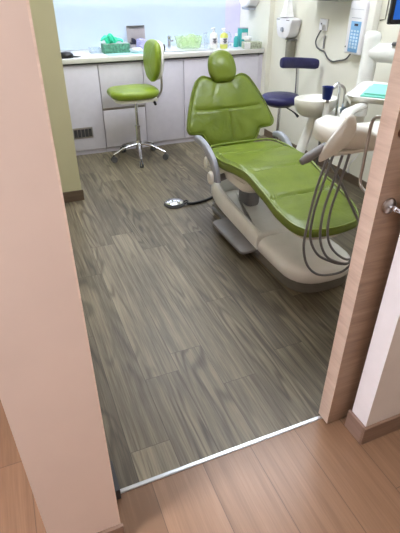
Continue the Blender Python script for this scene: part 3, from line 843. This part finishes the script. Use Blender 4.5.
b = tube(B(), [(2.10, 2.62, .65), (2.098, 2.62, .78), (2.085, 2.61, .85), (2.06, 2.60, .87), (2.035, 2.60, .85)], .0095, 10, 6); obj('cup_filler', b, 'chrome', t)
b = tube(B(), [(2.165, 2.64, .65), (2.168, 2.64, .76), (2.155, 2.64, .82), (2.12, 2.65, .845), (2.075, 2.66, .825)], .0095, 10, 6); obj('rinse_tube', b, 'steel', t)
# post and arm
obj('post', tube(B(), [(2.30, 2.62, .64), (2.30, 2.62, .9), (2.30, 2.62, 1.13)], .053, 24, 3), 'shell', t)
obj('post_cap', lathe(B(), [(.054, 1.13), (.052, 1.155), (.04, 1.168), (0, 1.172)], (2.30, 2.62, 0), 24), 'shell', t)
b = B()
cyl(b, (2.30, 2.62, 1.045), (2.46, 2.42, 1.05), .056, 28, .066)
ar = obj('arm', b, 'shell', t)
b = box(B(), 2.37, 2.49, 2.43, 2.50, 1.098, 1.116, .006, rz=-.84, pivot=(2.39, 2.50, 0)); obj('grip', b, 'grey_dark', ar, label='dark grey grip on the arm')
single(obj('plastic_cup', lathe(B(), [(0, .779), (.028, .779), (.038, .856), (.040, .858), (.035, .856), (.024, .784), (0, .784)], (1.975, 2.585, 0), 24), 'cup_blue'), 'dark blue plastic cup on the spittoon cup stand', 'cup')
single(obj('plastic_bag', crumple(2.165, 2.575, .656, .06, .03, .075, 31), 'bag_blue'), 'crumpled pale blue plastic film behind the spittoon tap', 'bag')
# monitor on the arm
t = thing('monitor', 'black framed monitor with blue screen at the top right edge', 'monitor', (2.24, 2.25, 1.24))
b = box(B(), 2.10, 2.50, 2.28, 2.31, 1.236, 1.50, .006, rz=-.15, pivot=(2.10, 2.28, 0)); obj('frame', b, 'black', t)
b = box(B(), 2.118, 2.482, 2.277, 2.2795, 1.262, 1.482, rz=-.15, pivot=(2.10, 2.28, 0)); obj('screen', b, 'screen', t)
b = tube(B(), [(2.34, 2.30, 1.32), (2.42, 2.42, 1.32), (2.44, 2.48, 1.22), (2.44, 2.48, 1.12)], .016, 10, 4); obj('bracket', b, 'grey', t)

# ------------------------------------------------------------------ delivery unit with hoses and tray
t = thing('delivery_unit', 'cream dental instrument delivery head with hanging hoses and white side tray', 'delivery unit', (1.3, 1.5, 0))
# body
b = B(); rings = []
for i, (x, zt, zb, y0, y1) in enumerate(((1.185, .910, .885, 1.49, 1.57), (1.195, .932, .872, 1.47, 1.62), (1.22, .950, .865, 1.45, 1.66), (1.28, .958, .858, 1.44, 1.68), (1.33, .948, .855, 1.43, 1.66), (1.38, .918, .850, 1.43, 1.64), (1.45, .914, .846, 1.42, 1.64), (1.56, .910, .850, 1.43, 1.64), (1.58, .90, .87, 1.45, 1.62))):
    r = []
    for u, v in rrect(y0, y1, zb, zt, min(.035, (zt-zb)*.4), 5): r.append(Vector((x, u, v)))
    rings.append(r)
loft(b, rings)
obj('head', b, 'cream', t)
# slanted front fin panel
P0, P1 = Vector((1.118, 1.40, .858)), Vector((1.30, 1.43, 1.03))
fo = outline2d([(0, 0), (.012, -.022), (.06, -.012), (.11, .008), (.17, .045), (.225, .085), (.248, .125), (.21, .130), (.15, .108), (.08, .075), (.02, .035)], 4)
fd = Vector((.78, .10, .66)).normalized(); fu = Vector((-.60, .25, .66)).normalized(); fn = fd.cross(fu).normalized()
fo = [(-.005, -.008), (.03, -.024), (.085, -.042), (.14, -.046), (.185, -.034), (.210, -.005), (.214, .022), (.195, .034), (.14, .030), (.08, .028), (.03, .020), (.0, .006)]
b = pillow(B(), outline2d(fo, 5), .022, lambda u, v, h: Vector((1.092, 1.418, .854))+fd*u+fu*v+fn*h, .006)
obj('side_fin', b, 'cream', t)
b = cyl(B(), (1.21, 1.392, .952), (1.21, 1.398, .952), .004); 
# handle
b = tube(B(), [(1.012, 1.425, .852), (1.05, 1.43, .868), (1.10, 1.44, .885), (1.135, 1.45, .90)], .02, 14, 4, radii=[.012, .0185, .0185, .016, .011])
obj('handle', b, 'grey', t)
# hose holder rail under the head
obj('hose_rail', box(B(), 1.19, 1.40, 1.45, 1.50, .842, .8585, .006), 'cream', t)
H = [
 [(1.158, .835), (1.125, .70), (1.108, .56), (1.103, .44), (1.135, .335), (1.20, .265), (1.28, .240), (1.37, .247), (1.42, .32), (1.47, .50), (1.52, .70), (1.53, .845)],
 [(1.190, .835), (1.155, .70), (1.135, .59), (1.138, .47), (1.19, .375), (1.27, .318), (1.34, .285), (1.395, .285), (1.44, .38), (1.49, .56), (1.54, .845)],
 [(1.222, .835), (1.195, .72), (1.172, .60), (1.178, .47), (1.225, .37), (1.30, .315), (1.37, .292), (1.41, .31), (1.45, .42), (1.50, .60), (1.55, .845)],
 [(1.262, .835), (1.235, .70), (1.215, .60), (1.218, .49), (1.25, .41), (1.31, .345), (1.37, .310), (1.415, .33), (1.46, .45), (1.51, .62), (1.555, .845)],
]
for i, hpts in enumerate(H):
    m = len(hpts)
    b = tube(B(), [(x, 1.455+.012*(i % 2)-.006*i+(.05 if j > m-4 else 0)*((j-m+4)/3), z+(.012 if z == .835 else 0)) for j, (x, z) in enumerate(hpts)], .0058, 10, 6)
    obj('hose', b, 'hose', t)
b = tube(B(), [(1.170, 1.475, .835), (1.26, 1.475, .72), (1.36, 1.475, .57), (1.44, 1.48, .46)], .006, 8, 5); obj('tie_rod', b, 'hose', t)
# arm from the head to the side tray and to the unit
b = tube(B(), [(1.34, 1.60, .935), (1.46, 1.74, .925), (1.66, 1.93, .885), (1.88, 2.12, .845)], .03, 14, 6, radii=[.026, .030, .028, .03], flat=.6, up=(0, 0, 1))
obj('link_arm', b, 'shell', t)
b = tube(B(), [(1.90, 2.20, .84), (2.02, 2.40, .83), (2.16, 2.58, .72), (2.19, 2.66, .60)], .035, 14, 6); obj('support_arm', b, 'shell', t)
# tray
e1 = Vector((.64, -.77, 0)).normalized(); e2 = Vector((.77, .64, 0)).normalized(); T0 = Vector((1.765, 2.15, .0))
def tp(u, v, h): return T0+e1*u+e2*v+Vector((0, 0, h))
b = B(); rings = []
for h, d in ((.862, .05), (.868, .022), (.888, .004), (.900, .0), (.903, .004), (.900, .012), (.890, .018)):
    rings.append([tp(u, v, h) for u, v in rrect(d, .40-d, d, .50-d, .06-d*.6, 6)])
loft(b, rings)
obj('side_tray', b, 'shell', t)
t = thing('folded_bib', 'folded mint green paper bib lying on the white side tray', 'bib', tuple(tp(.2, .2, .90)))
b = box(B(), .07, .36, .07, .36, .8905, .899, .003)
for v in b.verts: v.co = tp(v.co.x, v.co.y, v.co.z)
obj('lower_sheet', b, 'mint2', t)
b = box(B(), .085, .36, .10, .40, .8995, .909, .003)
for v in b.verts: v.co = tp(v.co.x, v.co.y, v.co.z)
obj('upper_sheet', b, 'mint', t)

# ------------------------------------------------------------------ camera, world, view
cam = bpy.data.cameras.new('camera'); co = bpy.data.objects.new('camera', cam); COL.objects.link(co)
pitch, yaw = .5669, .3897
F = Vector((math.sin(yaw)*math.cos(pitch), math.cos(yaw)*math.cos(pitch), -math.sin(pitch)))
Rv = Vector((math.cos(yaw), -math.sin(yaw), 0)); U = Rv.cross(F)
mt = Matrix((Rv, U, -F)).transposed().to_4x4(); mt.translation = Vector((0, 0, 1.454))
co.matrix_world = mt
cam.sensor_fit = 'HORIZONTAL'; cam.sensor_width = 36; cam.lens = 36*451/400; cam.clip_start = .02
S.camera = co
wd = bpy.data.worlds.new('world'); S.world = wd; wd.use_nodes = True
wd.node_tree.nodes['Background'].inputs[0].default_value = (.8, .85, .9, 1)
wd.node_tree.nodes['Background'].inputs[1].default_value = .3
S.view_settings.view_transform = 'Standard'; S.view_settings.look = 'None'
S.view_settings.gamma = 1; S.view_settings.exposure = 0.25; S.view_settings.use_curve_mapping = False
